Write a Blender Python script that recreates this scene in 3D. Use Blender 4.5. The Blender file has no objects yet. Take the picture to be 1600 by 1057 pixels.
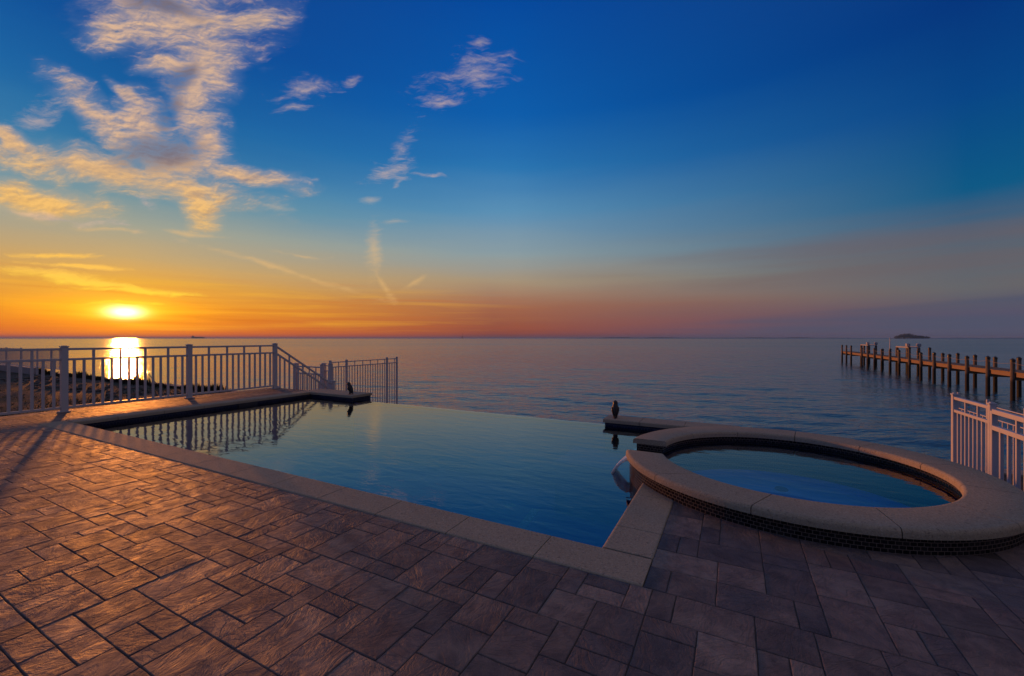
import bpy, bmesh, math, random
import numpy as np
from mathutils import Vector, Matrix
R = math.radians
rng = random.Random(7)
sc = bpy.context.scene
col = sc.collection

# ------------------------------------------------------------------ site frame
A = Vector((-7.03, 6.72, 0.0))             # corner of the pool coping
ANG = R(-27.8)
U = Vector((math.cos(ANG), math.sin(ANG), 0)); V = Vector((-math.sin(ANG), math.cos(ANG), 0))
def W(u, v, z=0.0): return A + U*u + V*v + Vector((0, 0, z))
Z_LOW = -1.3        # lower terrace and lawn
Z_SEA = -2.3
Z_WATER = -0.12     # pool water
SEAWALL_V = 9.2

# ------------------------------------------------------------------ camera
cam = bpy.data.cameras.new('camera'); co = bpy.data.objects.new('camera', cam); col.objects.link(co)
co.location = (0, 0, 1.35); co.rotation_euler = (R(90), 0, 0)
cam.sensor_width = 36; cam.lens = 655/1600*36; cam.clip_start = 0.05; cam.clip_end = 120000
sc.camera = co

# ------------------------------------------------------------------ node helpers
class NT:
    def __init__(s, tree): s.t = tree; s.n = tree.nodes; s.l = tree.links
    def node(s, typ, **kw):
        n = s.n.new(typ)
        for k, v in kw.items(): setattr(n, k, v)
        return n
    def put(s, sock, val):
        if val is None: return
        if hasattr(val, 'is_output'): s.l.new(val, sock)
        else: sock.default_value = val
    def m(s, op, a, b=None, c=None, clamp=False):
        n = s.node('ShaderNodeMath', operation=op, use_clamp=clamp)
        s.put(n.inputs[0], a); s.put(n.inputs[1], b); s.put(n.inputs[2], c)
        return n.outputs[0]
    def vm(s, op, a, b=None, scale=None):
        n = s.node('ShaderNodeVectorMath', operation=op)
        s.put(n.inputs[0], a); s.put(n.inputs[1], b)
        if scale is not None: s.put(n.inputs[3], scale)
        return n.outputs[1] if op in ('LENGTH', 'DOT_PRODUCT', 'DISTANCE') else n.outputs[0]
    def mapr(s, v, a, b, c=0.0, d=1.0, smooth=False):
        n = s.node('ShaderNodeMapRange', interpolation_type='SMOOTHSTEP' if smooth else 'LINEAR')
        n.clamp = True
        for i, x in enumerate((v, a, b, c, d)): s.put(n.inputs[i], x)
        return n.outputs[0]
    def mix(s, f, a, b, blend='MIX'):
        n = s.node('ShaderNodeMix', data_type='RGBA', blend_type=blend)
        s.put(n.inputs[0], f); s.put(n.inputs[6], a); s.put(n.inputs[7], b)
        return n.outputs[2]
    def comb(s, x, y, z=0.0):
        n = s.node('ShaderNodeCombineXYZ'); s.put(n.inputs[0], x); s.put(n.inputs[1], y); s.put(n.inputs[2], z); return n.outputs[0]
    def sep(s, v):
        n = s.node('ShaderNodeSeparateXYZ'); s.put(n.inputs[0], v); return n.outputs
    def mapping(s, v, loc=(0,0,0), rot=(0,0,0), scale=(1,1,1), typ='POINT'):
        n = s.node('ShaderNodeMapping', vector_type=typ); s.put(n.inputs[0], v)
        n.inputs[1].default_value = loc; n.inputs[2].default_value = rot; n.inputs[3].default_value = scale
        return n.outputs[0]
    def noise(s, v, scale, detail=4.0, rough=0.5, dist=0.0, lac=2.0, color=False):
        n = s.node('ShaderNodeTexNoise'); s.put(n.inputs['Vector'], v)
        n.inputs['Scale'].default_value = scale; n.inputs['Detail'].default_value = detail
        n.inputs['Roughness'].default_value = rough; n.inputs['Distortion'].default_value = dist; n.inputs['Lacunarity'].default_value = lac
        return n.outputs[1] if color else n.outputs[0]
    def ramp(s, f, stops, interp='LINEAR'):
        n = s.node('ShaderNodeValToRGB'); n.color_ramp.interpolation = interp
        e = n.color_ramp.elements
        while len(e) < len(stops): e.new(0.5)
        for i, (p, c) in enumerate(stops):
            e[i].position = p; e[i].color = tuple(c)+(1,) if len(c) == 3 else c
        s.put(n.inputs[0], f); return n.outputs[0]
    def bump(s, h, strength=1.0, dist=1.0, normal=None):
        n = s.node('ShaderNodeBump'); n.inputs['Strength'].default_value = strength; n.inputs['Distance'].default_value = dist
        s.put(n.inputs['Height'], h)
        if normal is not None: s.put(n.inputs['Normal'], normal)
        return n.outputs[0]
def lin(r, g, b):
    f = lambda c: (c/255/12.92) if c/255 <= 0.04045 else ((c/255+0.055)/1.055)**2.4
    return (f(r), f(g), f(b))
def c4(c): return tuple(c)+(1.0,)
def material(name):
    m = bpy.data.materials.new(name); m.use_nodes = True
    t = NT(m.node_tree); b = m.node_tree.nodes['Principled BSDF']
    return m, t, b
def setp(t, b, **kw):
    for k, v in kw.items():
        t.put(b.inputs[k.replace('_', ' ')], v)

# ------------------------------------------------------------------ sky, sun
SUN_AZ = R(-42.7); SUN_EL = R(2.6)
sun_dir = Vector((math.sin(SUN_AZ)*math.cos(SUN_EL), math.cos(SUN_AZ)*math.cos(SUN_EL), math.sin(SUN_EL)))
def build_world():
    w = bpy.data.worlds.new("World"); sc.world = w; w.use_nodes = True
    t = NT(w.node_tree); t.n.clear()
    d = t.vm('NORMALIZE', t.node('ShaderNodeTexCoord').outputs['Generated'])
    x, y, z = t.sep(d)
    el = t.m('MULTIPLY', t.m('ARCSINE', z), 180/math.pi)
    az = t.m('MULTIPLY', t.m('ARCTAN2', x, y), 180/math.pi)
    dsun = t.m('SUBTRACT', az, math.degrees(SUN_AZ))
    # azimuth away from the sun, 0..180
    dabs = t.m('ABSOLUTE', dsun)
    dabs = t.m('MINIMUM', dabs, t.m('SUBTRACT', 360.0, dabs))
    # soft wave so that the bands of the sky are not ruled lines
    wob = t.noise(t.comb(t.m('MULTIPLY', az, 0.05), t.m('MULTIPLY', el, 0.4)), 1.0, 3, 0.5)
    elw = t.m('ADD', t.m('MAXIMUM', el, 0.0), t.m('MULTIPLY', t.m('SUBTRACT', wob, 0.5), t.m('MINIMUM', t.m('MULTIPLY', t.m('MAXIMUM', el, 0.0), 0.25), 1.6)))
    f = t.m('DIVIDE', elw, 90.0, clamp=True)
    def rp(stops): return t.ramp(f, [(e/90.0, lin(*c)) for e, c in stops])  # last stop of each ramp is the unseen zenith, warmed to light the deck
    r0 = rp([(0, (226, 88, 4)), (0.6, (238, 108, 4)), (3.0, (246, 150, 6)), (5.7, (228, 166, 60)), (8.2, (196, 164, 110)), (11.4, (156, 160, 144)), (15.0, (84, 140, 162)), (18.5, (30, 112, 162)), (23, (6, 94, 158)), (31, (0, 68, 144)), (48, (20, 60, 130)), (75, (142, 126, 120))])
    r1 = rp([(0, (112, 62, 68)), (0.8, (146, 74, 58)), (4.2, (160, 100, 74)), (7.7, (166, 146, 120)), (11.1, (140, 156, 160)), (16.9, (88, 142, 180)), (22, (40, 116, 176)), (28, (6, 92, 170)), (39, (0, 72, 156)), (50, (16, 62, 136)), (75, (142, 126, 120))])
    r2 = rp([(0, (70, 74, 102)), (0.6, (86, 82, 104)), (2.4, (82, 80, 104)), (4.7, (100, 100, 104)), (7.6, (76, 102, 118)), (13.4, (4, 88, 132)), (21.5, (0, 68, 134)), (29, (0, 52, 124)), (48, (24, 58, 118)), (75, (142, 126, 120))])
    r3 = rp(REAR_FILL)
    sky = t.mix(t.mapr(dabs, 0, 40), r0, r1)
    sky = t.mix(t.mapr(dabs, 43, 90), sky, r2)
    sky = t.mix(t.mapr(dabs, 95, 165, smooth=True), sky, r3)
    # streaky smoke away from the sun, tilted bands
    p = t.comb(t.m('DIVIDE', az, 57.3), t.m('DIVIDE', el, 57.3))
    sm = t.noise(t.mapping(p, rot=(0, 0, R(-6.5)), scale=(0.9, 13, 1)), 1.5, 4, 0.5, 0.3)
    band = t.m('MULTIPLY', t.mapr(dabs, 38, 80, smooth=True), t.m('MULTIPLY', t.mapr(el, 1.5, 4, smooth=True), t.mapr(el, 14, 8, smooth=True)))
    sky = t.mix(t.m('MULTIPLY', t.mapr(sm, 0.33, 0.72, 0, 0.62, True), band), sky, c4(lin(112, 90, 90)))
    # low slate bank above the horizon
    sm2 = t.noise(t.mapping(p, loc=(3, 1, 0), rot=(0, 0, R(-2.0)), scale=(1.6, 34, 1)), 1.5, 4, 0.5, 0.2)
    top = t.mapr(dabs, 40, 95, 0.6, 4.0)
    bank = t.m('MULTIPLY', t.mapr(t.m('SUBTRACT', top, el), -0.15, 0.5, smooth=True), t.mapr(dabs, 48, 86, smooth=True))
    sky = t.mix(t.m('MULTIPLY', bank, t.mapr(sm2, 0.3, 0.62, 0.1, 0.85)), sky, c4(lin(76, 82, 104)))
    # orange streaks low down near the sun
    st = t.noise(t.mapping(p, loc=(1, 4, 0), rot=(0, 0, R(1)), scale=(2.0, 55, 1)), 1.4, 5, 0.55, 0.4)
    near = t.m('MULTIPLY', t.mapr(dabs, 55, 15, smooth=True), t.m('MULTIPLY', t.mapr(el, 8, 4, smooth=True), t.mapr(el, 0.3, 1.2)))
    sky = t.mix(t.m('MULTIPLY', near, t.mapr(st, 0.5, 0.72, 0, 0.45)), sky, c4(lin(255, 186, 40)))
    sky = t.mix(t.m('MULTIPLY', near, t.mapr(st, 0.46, 0.28, 0, 0.5)), sky, c4(lin(206, 92, 14)))
    # sun glow, softened by thin cloud
    gx = t.m('MULTIPLY', dsun, math.cos(SUN_EL)); gy = t.m('SUBTRACT', el, math.degrees(SUN_EL))
    gw = t.m('MULTIPLY', t.m('SUBTRACT', st, 0.5), 1.4)
    gyw = t.m('ADD', gy, gw)
    def gauss(sx, sy, yy):
        a = t.m('POWER', t.m('DIVIDE', gx, sx), 2.0); b = t.m('POWER', t.m('DIVIDE', yy, sy), 2.0)
        return t.m('EXPONENT', t.m('MULTIPLY', t.m('ADD', a, b), -1.0))
    def addc(base, fac, c):
        n = t.vm('SCALE', c, scale=fac); return t.vm('ADD', base, n)
    sky = addc(sky, gauss(6.5, 1.8, gyw), (0.40, 0.24, 0.0))
    sky = addc(sky, gauss(2.2, 0.85, gyw), (0.75, 0.58, 0.06))
    sky = addc(sky, gauss(1.1, 0.5, gy), (2.2, 1.9, 1.4))
    # ---- clouds: a mask of soft ellipses in directions of the sky, broken up by noise
    yy = t.m('MAXIMUM', y, 0.08)
    q = t.comb(t.m('DIVIDE', x, yy), t.m('DIVIDE', z, yy))
    wn = t.noise(q, 7.0, 3, 0.5, color=True)
    qw = t.vm('ADD', q, t.vm('SCALE', t.vm('SUBTRACT', wn, (0.5, 0.5, 0.5)), scale=0.075))
    qs = t.vm('ADD', q, t.vm('SCALE', t.vm('SUBTRACT', wn, (0.5, 0.5, 0.5)), scale=0.03))
    def blobs(lst, pos, k=1.2):
        out = None
        for (px, py, a, b, ang) in lst:
            m = t.mapping(pos, loc=((px-800)/655, (528.5-py)/655, 0), rot=(0, 0, R(ang)), scale=(a/655*k, b/655*k, 1), typ='TEXTURE')
            v = t.m('SUBTRACT', 1.0, t.vm('LENGTH', m))
            out = v if out is None else t.m('MAXIMUM', out, v)
        return t.m('MAXIMUM', out, -1.0)
    thick = [(275, 35, 105, 48, -6), (395, 35, 48, 22, 12), (320, 95, 52, 44, 48), (178, 52, 36, 28, 15), (262, 102, 36, 14, 4),
             (298, 150, 52, 24, 82), (322, 212, 52, 30, 100), (150, 178, 78, 22, -42), (222, 195, 42, 34, -30), (165, 268, 185, 22, -11),
             (262, 248, 60, 32, -10), (302, 306, 44, 22, -52), (15, 218, 50, 12, -22), (48, 312, 96, 20, -11), (385, 272, 68, 12, -11), (205, 150, 30, 8, -35)]
    thin = [(62, 178, 45, 16, 25), (470, 135, 40, 15, 5), (460, 166, 24, 6, 0), (547, 121, 14, 8, 0), (738, 113, 56, 27, 10), (684, 151, 34, 12, -4), (752, 70, 16, 5, 5),
            (630, 226, 40, 13, 48), (600, 262, 40, 14, 20), (617, 288, 11, 6, 45), (600, 272, 36, 4, -8), (110, 345, 120, 7, -9), (228, 316, 16, 9, -30), (410, 90, 12, 5, 0), (455, 280, 26, 4, -3), (675, 272, 20, 3, -6)]
    wisp = [(586, 392, 42, 11, 86), (598, 446, 34, 6, -55), (440, 420, 125, 4.0, -17), (470, 398, 40, 3, -6), (620, 346, 24, 4, 3), (438, 326, 22, 8, -6), (580, 310, 14, 5, 0), 
            (180, 362, 60, 3, -3), (650, 440, 20, 4, 30), (300, 365, 60, 3, -5)]
    gold = [(95, 402, 80, 5, -2), (120, 418, 90, 4, -4), (85, 432, 90, 11, -7), (160, 446, 110, 6, -7), (215, 456, 120, 4.5, -3), (195, 474, 70, 2.5, 0)]
    rot = t.mapping(q, rot=(0, 0, R(12)), scale=(1.0, 2.3, 1))
    n1 = t.noise(rot, 10.0, 7, 0.55, 0.35)
    n2 = t.noise(t.mapping(q, loc=(-0.006, 0.012, 0), rot=(0, 0, R(12)), scale=(1.0, 2.3, 1)), 10.0, 7, 0.55, 0.35)
    fine = t.noise(t.mapping(qw, rot=(0, 0, R(14)), scale=(1.0, 3.0, 1)), 38.0, 5, 0.65, 0.6)
    streak = t.noise(t.mapping(qw, rot=(0, 0, R(24)), scale=(1.0, 5.5, 1)), 13.0, 5, 0.55, 0.3)
    patchy = t.mapr(t.noise(q, 4.5, 2, 0.5), 0.35, 0.65, 0.15, 1.0)
    nn = t.m('ADD', t.m('MULTIPLY', n1, 0.43), t.m('ADD', t.m('MULTIPLY', fine, 0.27), t.m('MULTIPLY', streak, 0.30)))
    front = t.mapr(y, 0.1, 0.2)
    def dens(mask, k, lo, hi):
        v = t.m('ADD', t.m('MULTIPLY', mask, 1.0), t.m('MULTIPLY', t.m('SUBTRACT', nn, 0.5), k))
        return t.m('MULTIPLY', t.mapr(v, lo, hi, smooth=True), front)
    mT = blobs(thick, qw, 1.5)
    dT = t.m('MULTIPLY', dens(mT, 3.3, 0.0, 0.98), 0.97)
    veil = t.m('MULTIPLY', t.m('MULTIPLY', t.mapr(t.m('ADD', mT, t.m('MULTIPLY', t.m('SUBTRACT', n1, 0.5), 1.2)), -0.25, 0.7, smooth=True), front), 0.5)
    dN = dens(blobs(thin, qw, 1.55), 4.4, 0.1, 1.5)
    dW = t.m('MULTIPLY', dens(blobs(wisp, qs, 1.5), 3.6, 0.0, 1.4), 0.45)
    dG = dens(blobs(gold, qs), 2.8, 0.0, 0.9)
    relief = t.m('ADD', t.m('MULTIPLY', t.m('MULTIPLY', t.m('SUBTRACT', n1, n2), 4.5), patchy), t.m('MULTIPLY', t.m('SUBTRACT', t.m('ADD', t.m('MULTIPLY', fine, 0.5), t.m('MULTIPLY', streak, 0.5)), 0.5), 1.3))
    low = t.mapr(el, 22, 11, smooth=True)
    litc = t.mix(low, c4(lin(220, 180, 148)), c4(lin(246, 192, 108)))
    shc = t.mix(low, c4(lin(110, 118, 145)), c4(lin(196, 152, 100)))
    cc = t.mix(t.mapr(relief, -0.55, 0.25), shc, litc)
    core = blobs([(248, 236, 62, 26, 8), (285, 120, 26, 16, 30), (262, 172, 30, 16, 60), (250, 12, 60, 14, -10)], qw, 1.4)
    cc = t.mix(t.mapr(t.m('ADD', core, t.m('MULTIPLY', t.m('SUBTRACT', nn, 0.5), 1.5)), -0.1, 0.8, 0, 0.95, True), cc, c4(lin(112, 104, 118)))
    sky = t.mix(veil, sky, t.mix(low, c4(lin(140, 150, 172)), c4(lin(214, 176, 122))))
    sky = t.mix(dT, sky, cc)
    sky = t.mix(t.m('MULTIPLY', dN, 0.62), sky, t.mix(t.mapr(relief, -0.4, 0.5), c4(lin(150, 150, 165)), c4(lin(226, 190, 165))))
    sky = t.mix(dW, sky, t.mix(low, c4(lin(190, 185, 180)), c4(lin(240, 190, 120))))
    sky = t.mix(t.m('MULTIPLY', dG, 0.95), sky, t.mix(t.mapr(el, 6.5, 4.0), c4(lin(255, 196, 84)), c4(lin(255, 220, 50))))
    # below the horizon the sea hides everything; keep it dark
    ns = t.node('ShaderNodeTexSky', sky_type='NISHITA', sun_disc=False)
    ns.sun_elevation = SUN_EL; ns.sun_rotation = SUN_AZ
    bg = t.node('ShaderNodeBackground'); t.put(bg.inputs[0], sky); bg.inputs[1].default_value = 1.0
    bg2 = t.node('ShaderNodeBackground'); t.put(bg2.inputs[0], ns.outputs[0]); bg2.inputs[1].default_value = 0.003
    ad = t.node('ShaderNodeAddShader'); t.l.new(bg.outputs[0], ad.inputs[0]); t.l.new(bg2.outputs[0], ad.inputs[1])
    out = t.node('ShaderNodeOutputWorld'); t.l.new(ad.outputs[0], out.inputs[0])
    w.cycles.sampling_method = 'MANUAL'; w.cycles.sample_map_resolution = 1024
REAR_FILL = [(0, (78, 74, 96)), (5, (104, 92, 108)), (12, (112, 98, 110)), (25, (110, 98, 106)), (45, (112, 100, 104)), (75, (142, 126, 120))]  # unseen sky behind the camera, coloured to fill the deck and fences with light
build_world()
sl = bpy.data.lights.new('sun', 'SUN'); so = bpy.data.objects.new('sun', sl); col.objects.link(so)
sl.energy = 3.0; sl.angle = R(1.6); sl.color = (1.0, 0.30, 0.045)
so.rotation_euler = sun_dir.to_track_quat('Z', 'Y').to_euler(); so.location = (-40, 40, 20)
sc.view_settings.view_transform = 'Standard'; sc.view_settings.look = 'None'; sc.view_settings.exposure = 0.0; sc.view_settings.gamma = 1

# ------------------------------------------------------------------ object helpers
def link(o, parent=None):
    col.objects.link(o)
    if parent is not None: o.parent = parent
    return o
def tag(o, label=None, cat=None, group=None, kind=None):
    if label: o['label'] = label
    if cat: o['category'] = cat
    if group: o['group'] = group
    if kind: o['kind'] = kind
    return o
def empty(name, loc, rotz=0.0, **kw):
    o = bpy.data.objects.new(name, None); o.empty_display_size = 0.2
    o.location = loc; o.rotation_euler = (0, 0, rotz); link(o)
    return tag(o, **kw)
def build(name, bm, mat, parent=None, smooth=False, loc=None, rotz=None, up=False):
    me = bpy.data.meshes.new(name)
    bmesh.ops.recalc_face_normals(bm, faces=bm.faces)
    if up:                                     # open sheets of water must face the sky
        bm.normal_update()
        bmesh.ops.reverse_faces(bm, faces=[f for f in bm.faces if f.normal.z < 0])
    bm.to_mesh(me); bm.free()
    me.materials.append(mat)
    if smooth:
        for p in me.polygons: p.use_smooth = True
    o = bpy.data.objects.new(name, me); link(o, parent)
    if loc is not None: o.location = loc
    if rotz is not None: o.rotation_euler = (0, 0, rotz)
    return o
def reuse(o, parent, loc=(0, 0, 0)):
    c = o.copy(); col.objects.link(c); c.parent = parent; c.location = loc; return c
def box(bm, c, s, rotz=0.0, bev=0.0, seg=2):
    r = bmesh.ops.create_cube(bm, size=1.0)
    vs = r['verts']
    bmesh.ops.scale(bm, vec=s, verts=vs)
    if rotz: bmesh.ops.rotate(bm, verts=vs, cent=(0, 0, 0), matrix=Matrix.Rotation(rotz, 3, 'Z'))
    bmesh.ops.translate(bm, vec=c, verts=vs)
    if bev:
        es = list({e for v in vs for e in v.link_edges})
        bmesh.ops.bevel(bm, geom=es, offset=bev, segments=seg, affect='EDGES', profile=0.5)
def bx(bm, x0, x1, y0, y1, z0, z1, bev=0.0, seg=2):
    box(bm, ((x0+x1)/2, (y0+y1)/2, (z0+z1)/2), (abs(x1-x0), abs(y1-y0), abs(z1-z0)), 0, bev, seg)
def bar(bm, p0, p1, w, h, bev=0.0):
    p0 = Vector(p0); p1 = Vector(p1); d = p1-p0; L = d.length; d.normalize()
    up = Vector((0, 0, 1)) if abs(d.z) < 0.95 else Vector((1, 0, 0))
    s = d.cross(up).normalized(); n = s.cross(d)
    vs = []
    for a in (p0, p1):
        for (i, j) in ((-1, -1), (1, -1), (1, 1), (-1, 1)):
            vs.append(bm.verts.new(a + s*(i*w/2) + n*(j*h/2)))
    fs = [bm.faces.new(vs[0:4]), bm.faces.new(vs[4:8][::-1])]
    for k in range(4):
        fs.append(bm.faces.new((vs[k], vs[4+k], vs[4+(k+1) % 4], vs[(k+1) % 4])))
    if bev:
        es = list({e for f in fs for e in f.edges})
        bmesh.ops.bevel(bm, geom=es, offset=bev, segments=1, affect='EDGES')
def tube(bm, pts, rad, n=10, cap=True):
    pts = [Vector(p) for p in pts]; rads = rad if isinstance(rad, (list, tuple)) else [rad]*len(pts)
    rings = []
    for i, p in enumerate(pts):
        d = (pts[min(i+1, len(pts)-1)] - pts[max(i-1, 0)]).normalized()
        up = Vector((0, 0, 1)) if abs(d.z) < 0.9 else Vector((1, 0, 0))
        s = d.cross(up).normalized(); m = s.cross(d)
        rings.append([bm.verts.new(p + (s*math.cos(2*math.pi*k/n) + m*math.sin(2*math.pi*k/n))*rads[i]) for k in range(n)])
    for a, b in zip(rings, rings[1:]):
        for k in range(n): bm.faces.new((a[k], a[(k+1) % n], b[(k+1) % n], b[k]))
    if cap:
        bm.faces.new(rings[0][::-1]); bm.faces.new(rings[-1])
def loft(bm, secs, cap=True):
    rings = [[bm.verts.new(p) for p in s] for s in secs]; n = len(rings[0])
    for a, b in zip(rings, rings[1:]):
        for k in range(n): bm.faces.new((a[k], a[(k+1) % n], b[(k+1) % n], b[k]))
    if cap: bm.faces.new(rings[0][::-1]); bm.faces.new(rings[-1])
def sheet(bm, x0, x1, y0, y1, z):
    vs = [bm.verts.new(p) for p in ((x0, y0, z), (x1, y0, z), (x1, y1, z), (x0, y1, z))]; bm.faces.new(vs)
def nose_profile(x0, x1, z0, z1, r0, r1, seg=5):
    """closed outline of a coping stone in (x, z); rounded top edges of radius r0 at x0 and r1 at x1"""
    pts = [(x0, z0), (x1, z0)]
    for k in range(seg+1):
        a = math.pi/2*k/seg; pts.append((x1-r1+r1*math.cos(a), z1-r1+r1*math.sin(a)))
    for k in range(seg+1):
        a = math.pi/2+math.pi/2*k/seg; pts.append((x0+r0+r0*math.cos(a), z1-r0+r0*math.sin(a)))
    return pts

# ------------------------------------------------------------------ materials
def pos(t): return t.node('ShaderNodeNewGeometry').outputs['Position']
def objc(t): return t.node('ShaderNodeTexCoord').outputs['Object']
def m_paver():
    m, t, b = material('stamped_paver')
    o = objc(t)
    at = t.node('ShaderNodeAttribute', attribute_name='rnd'); r, g, bl = t.sep(at.outputs['Vector'])
    # every stone has its own patch of riven texture, turned one way or the other
    off = t.comb(t.m('MULTIPLY', r, 37.0), t.m('MULTIPLY', g, 53.0), t.m('MULTIPLY', bl, 29.0))
    p = t.vm('ADD', o, off)
    ra = t.node('ShaderNodeVectorRotate', rotation_type='Z_AXIS'); t.put(ra.inputs['Vector'], p); t.put(ra.inputs['Angle'], t.m('ADD', t.m('MULTIPLY', bl, 2.4), 0.4))
    pr = ra.outputs[0]
    cleft = t.noise(t.mapping(pr, scale=(4.6, 6.4, 3)), 1.0, 8, 0.64, 1.6)
    ridge = t.m('ABSOLUTE', t.m('SUBTRACT', t.noise(t.mapping(pr, loc=(3, 7, 0), scale=(3.4, 6.0, 3)), 1.0, 5, 0.6, 2.2), 0.5))
    ridge = t.mapr(ridge, 0.0, 0.09, 0, 1, True)
    grit = t.noise(o, 210.0, 4, 0.7)
    mott = t.noise(p, 9.0, 5, 0.62, 0.6)
    patch = t.noise(p, 3.3, 3, 0.5, 0.4)
    tone = t.m('ADD', t.m('MULTIPLY', r, 0.34), t.m('MULTIPLY', patch, 0.86))
    base = t.ramp(tone, [(0.30, (0.074, 0.072, 0.088)), (0.47, (0.128, 0.110, 0.116)), (0.64, (0.190, 0.148, 0.136)), (0.85, (0.27, 0.215, 0.185))])
    base = t.mix(t.mapr(mott, 0.42, 0.68, 0, 0.6), base, c4((0.060, 0.055, 0.066)))
    base = t.mix(t.mapr(grit, 0.52, 0.72, 0, 0.45), base, c4((0.34, 0.29, 0.26)))
    hsv = t.node('ShaderNodeHueSaturation'); t.put(hsv.inputs['Color'], base); t.put(hsv.inputs['Value'], t.mapr(g, 0, 1, 0.84, 1.18)); base = hsv.outputs[0]
    edge = t.mapr(t.node('ShaderNodeAttribute', attribute_name='rnd').outputs['Alpha'], 0, 1, 0, 1)
    h = t.m('ADD', t.m('MULTIPLY', t.m('ADD', t.m('MULTIPLY', cleft, 0.020), t.m('MULTIPLY', ridge, 0.0034)), t.mapr(g, 0, 1, 0.5, 1.25)), t.m('MULTIPLY', grit, 0.0022))
    setp(t, b, Base_Color=base, Roughness=t.mapr(mott, 0.3, 0.7, 0.50, 0.70), Normal=t.bump(h, 1.0, 1.0))
    b.inputs['Specular IOR Level'].default_value = 0.16
    return m
def m_coping():
    m, t, b = material('coping_stone')
    o = objc(t)
    g1 = t.noise(o, 95.0, 3, 0.7); g2 = t.noise(o, 4.0, 4, 0.55); g3 = t.noise(o, 45.0, 2, 0.5)
    base = t.mix(g2, c4((0.30, 0.26, 0.19)), c4((0.39, 0.345, 0.255)))
    base = t.mix(t.mapr(g1, 0.56, 0.72, 0, 0.75), base, c4((0.55, 0.48, 0.41)))
    base = t.mix(t.mapr(g1, 0.45, 0.3, 0, 0.7), base, c4((0.11, 0.09, 0.085)))
    base = t.mix(t.mapr(g3, 0.64, 0.72, 0, 0.55), base, c4((0.09, 0.075, 0.065)))
    h = t.m('ADD', t.m('MULTIPLY', g1, 0.004), t.m('MULTIPLY', g3, 0.003))
    setp(t, b, Base_Color=base, Roughness=0.8, Normal=t.bump(h, 1.0, 1.0))
    b.inputs['Specular IOR Level'].default_value = 0.12
    return m
def m_tile(name, size, c1, c2, grout, rough=0.12):
    m, t, b = material(name)
    uv = t.node('ShaderNodeTexCoord').outputs['UV']
    br = t.node('ShaderNodeTexBrick'); t.put(br.inputs['Vector'], uv)
    br.offset = 0.5; br.inputs['Scale'].default_value = 1.0
    br.inputs['Brick Width'].default_value = size[0]; br.inputs['Row Height'].default_value = size[1]
    br.inputs['Mortar Size'].default_value = 0.0022; br.inputs['Mortar Smooth'].default_value = 0.1; br.inputs['Bias'].default_value = 0.0
    br.inputs['Color1'].default_value = c4(c1); br.inputs['Color2'].default_value = c4(c2); br.inputs['Mortar'].default_value = c4(grout)
    b.inputs['Specular IOR Level'].default_value = 0.08
    setp(t, b, Base_Color=br.outputs[0], Roughness=t.mapr(br.outputs[1], 0, 1, rough, 0.8), Normal=t.bump(t.m('SUBTRACT', 1.0, br.outputs[1]), 0.6, 0.002))
    return m
def m_plaster(name, k, kg=1.0):
    m, t, b = material(name)
    o = objc(t)
    n = t.noise(o, 2.5, 4, 0.5); n2 = t.noise(o, 90.0, 2, 0.5)
    base = t.mix(n, c4((0.002*k, 0.011*k*kg, 0.125*k)), c4((0.0025*k, 0.016*k*kg, 0.15*k)))
    base = t.mix(t.mapr(n2, 0.55, 0.75, 0, 0.4), base, c4((0.003*k, 0.055*k, 0.19*k)))
    setp(t, b, Base_Color=base, Roughness=0.8)
    return m
def m_poolwater(name, ior):
    m, t, b = material(name); t.n.remove(b)
    o = objc(t)
    w = t.noise(t.mapping(o, rot=(0, 0, R(35)), scale=(1, 2.4, 1)), 2.6, 3, 0.45, 0.4)
    w2 = t.noise(t.mapping(o, rot=(0, 0, R(20)), scale=(1.0, 2.0, 1)), 9.0, 2, 0.5, 0.3)
    h = t.m('ADD', t.m('MULTIPLY', w, 0.0030), t.m('MULTIPLY', w2, 0.0006))
    nr = t.bump(h, 1.0, 1.0)
    fr = t.node('ShaderNodeFresnel'); fr.inputs[0].default_value = ior; t.put(fr.inputs['Normal'], nr)
    tr = t.node('ShaderNodeBsdfTransparent'); tr.inputs[0].default_value = (0.72, 0.90, 0.98, 1)
    gl = t.node('ShaderNodeBsdfGlossy'); gl.inputs['Roughness'].default_value = 0.015; gl.inputs[0].default_value = (1, 1, 1, 1); t.put(gl.inputs['Normal'], nr)
    mx = t.node('ShaderNodeMixShader'); t.l.new(fr.outputs[0], mx.inputs[0]); t.l.new(tr.outputs[0], mx.inputs[1]); t.l.new(gl.outputs[0], mx.inputs[2])
    t.l.new(mx.outputs[0], t.n['Material Output'].inputs[0])
    return m
def m_sea():
    m, t, b = material('sea_water')
    p = pos(t)
    pr = t.mapping(p, rot=(0, 0, R(18)), scale=(0.28, 1.0, 1))
    c = t.noise(t.mapping(p, rot=(0, 0, R(-12)), scale=(0.30, 1, 1)), 1.6, 3, 0.55, 0.4); d = t.noise(t.mapping(p, rot=(0, 0, R(-24)), scale=(0.35, 1, 1)), 5.0, 3, 0.55, 0.3)
    h = t.m('ADD', t.m('MULTIPLY', c, 0.07), t.m('MULTIPLY', d, 0.045))
    far = t.mapr(t.vm('LENGTH', p), 25, 230, 0.0, 1.0)
    gust = t.noise(t.mapping(p, rot=(0, 0, R(20)), scale=(0.25, 1, 1)), 0.03, 3, 0.5)
    rough = t.m('ADD', t.m('MULTIPLY', t.m('POWER', far, 0.8), 0.135), t.mapr(gust, 0.35, 0.7, 0.03, 0.08))
    setp(t, b, Base_Color=c4((0.08, 0.175, 0.20)), Roughness=rough, Normal=t.bump(h, 1.0, 1.0))
    b.inputs['IOR'].default_value = 1.33
    return m
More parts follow.
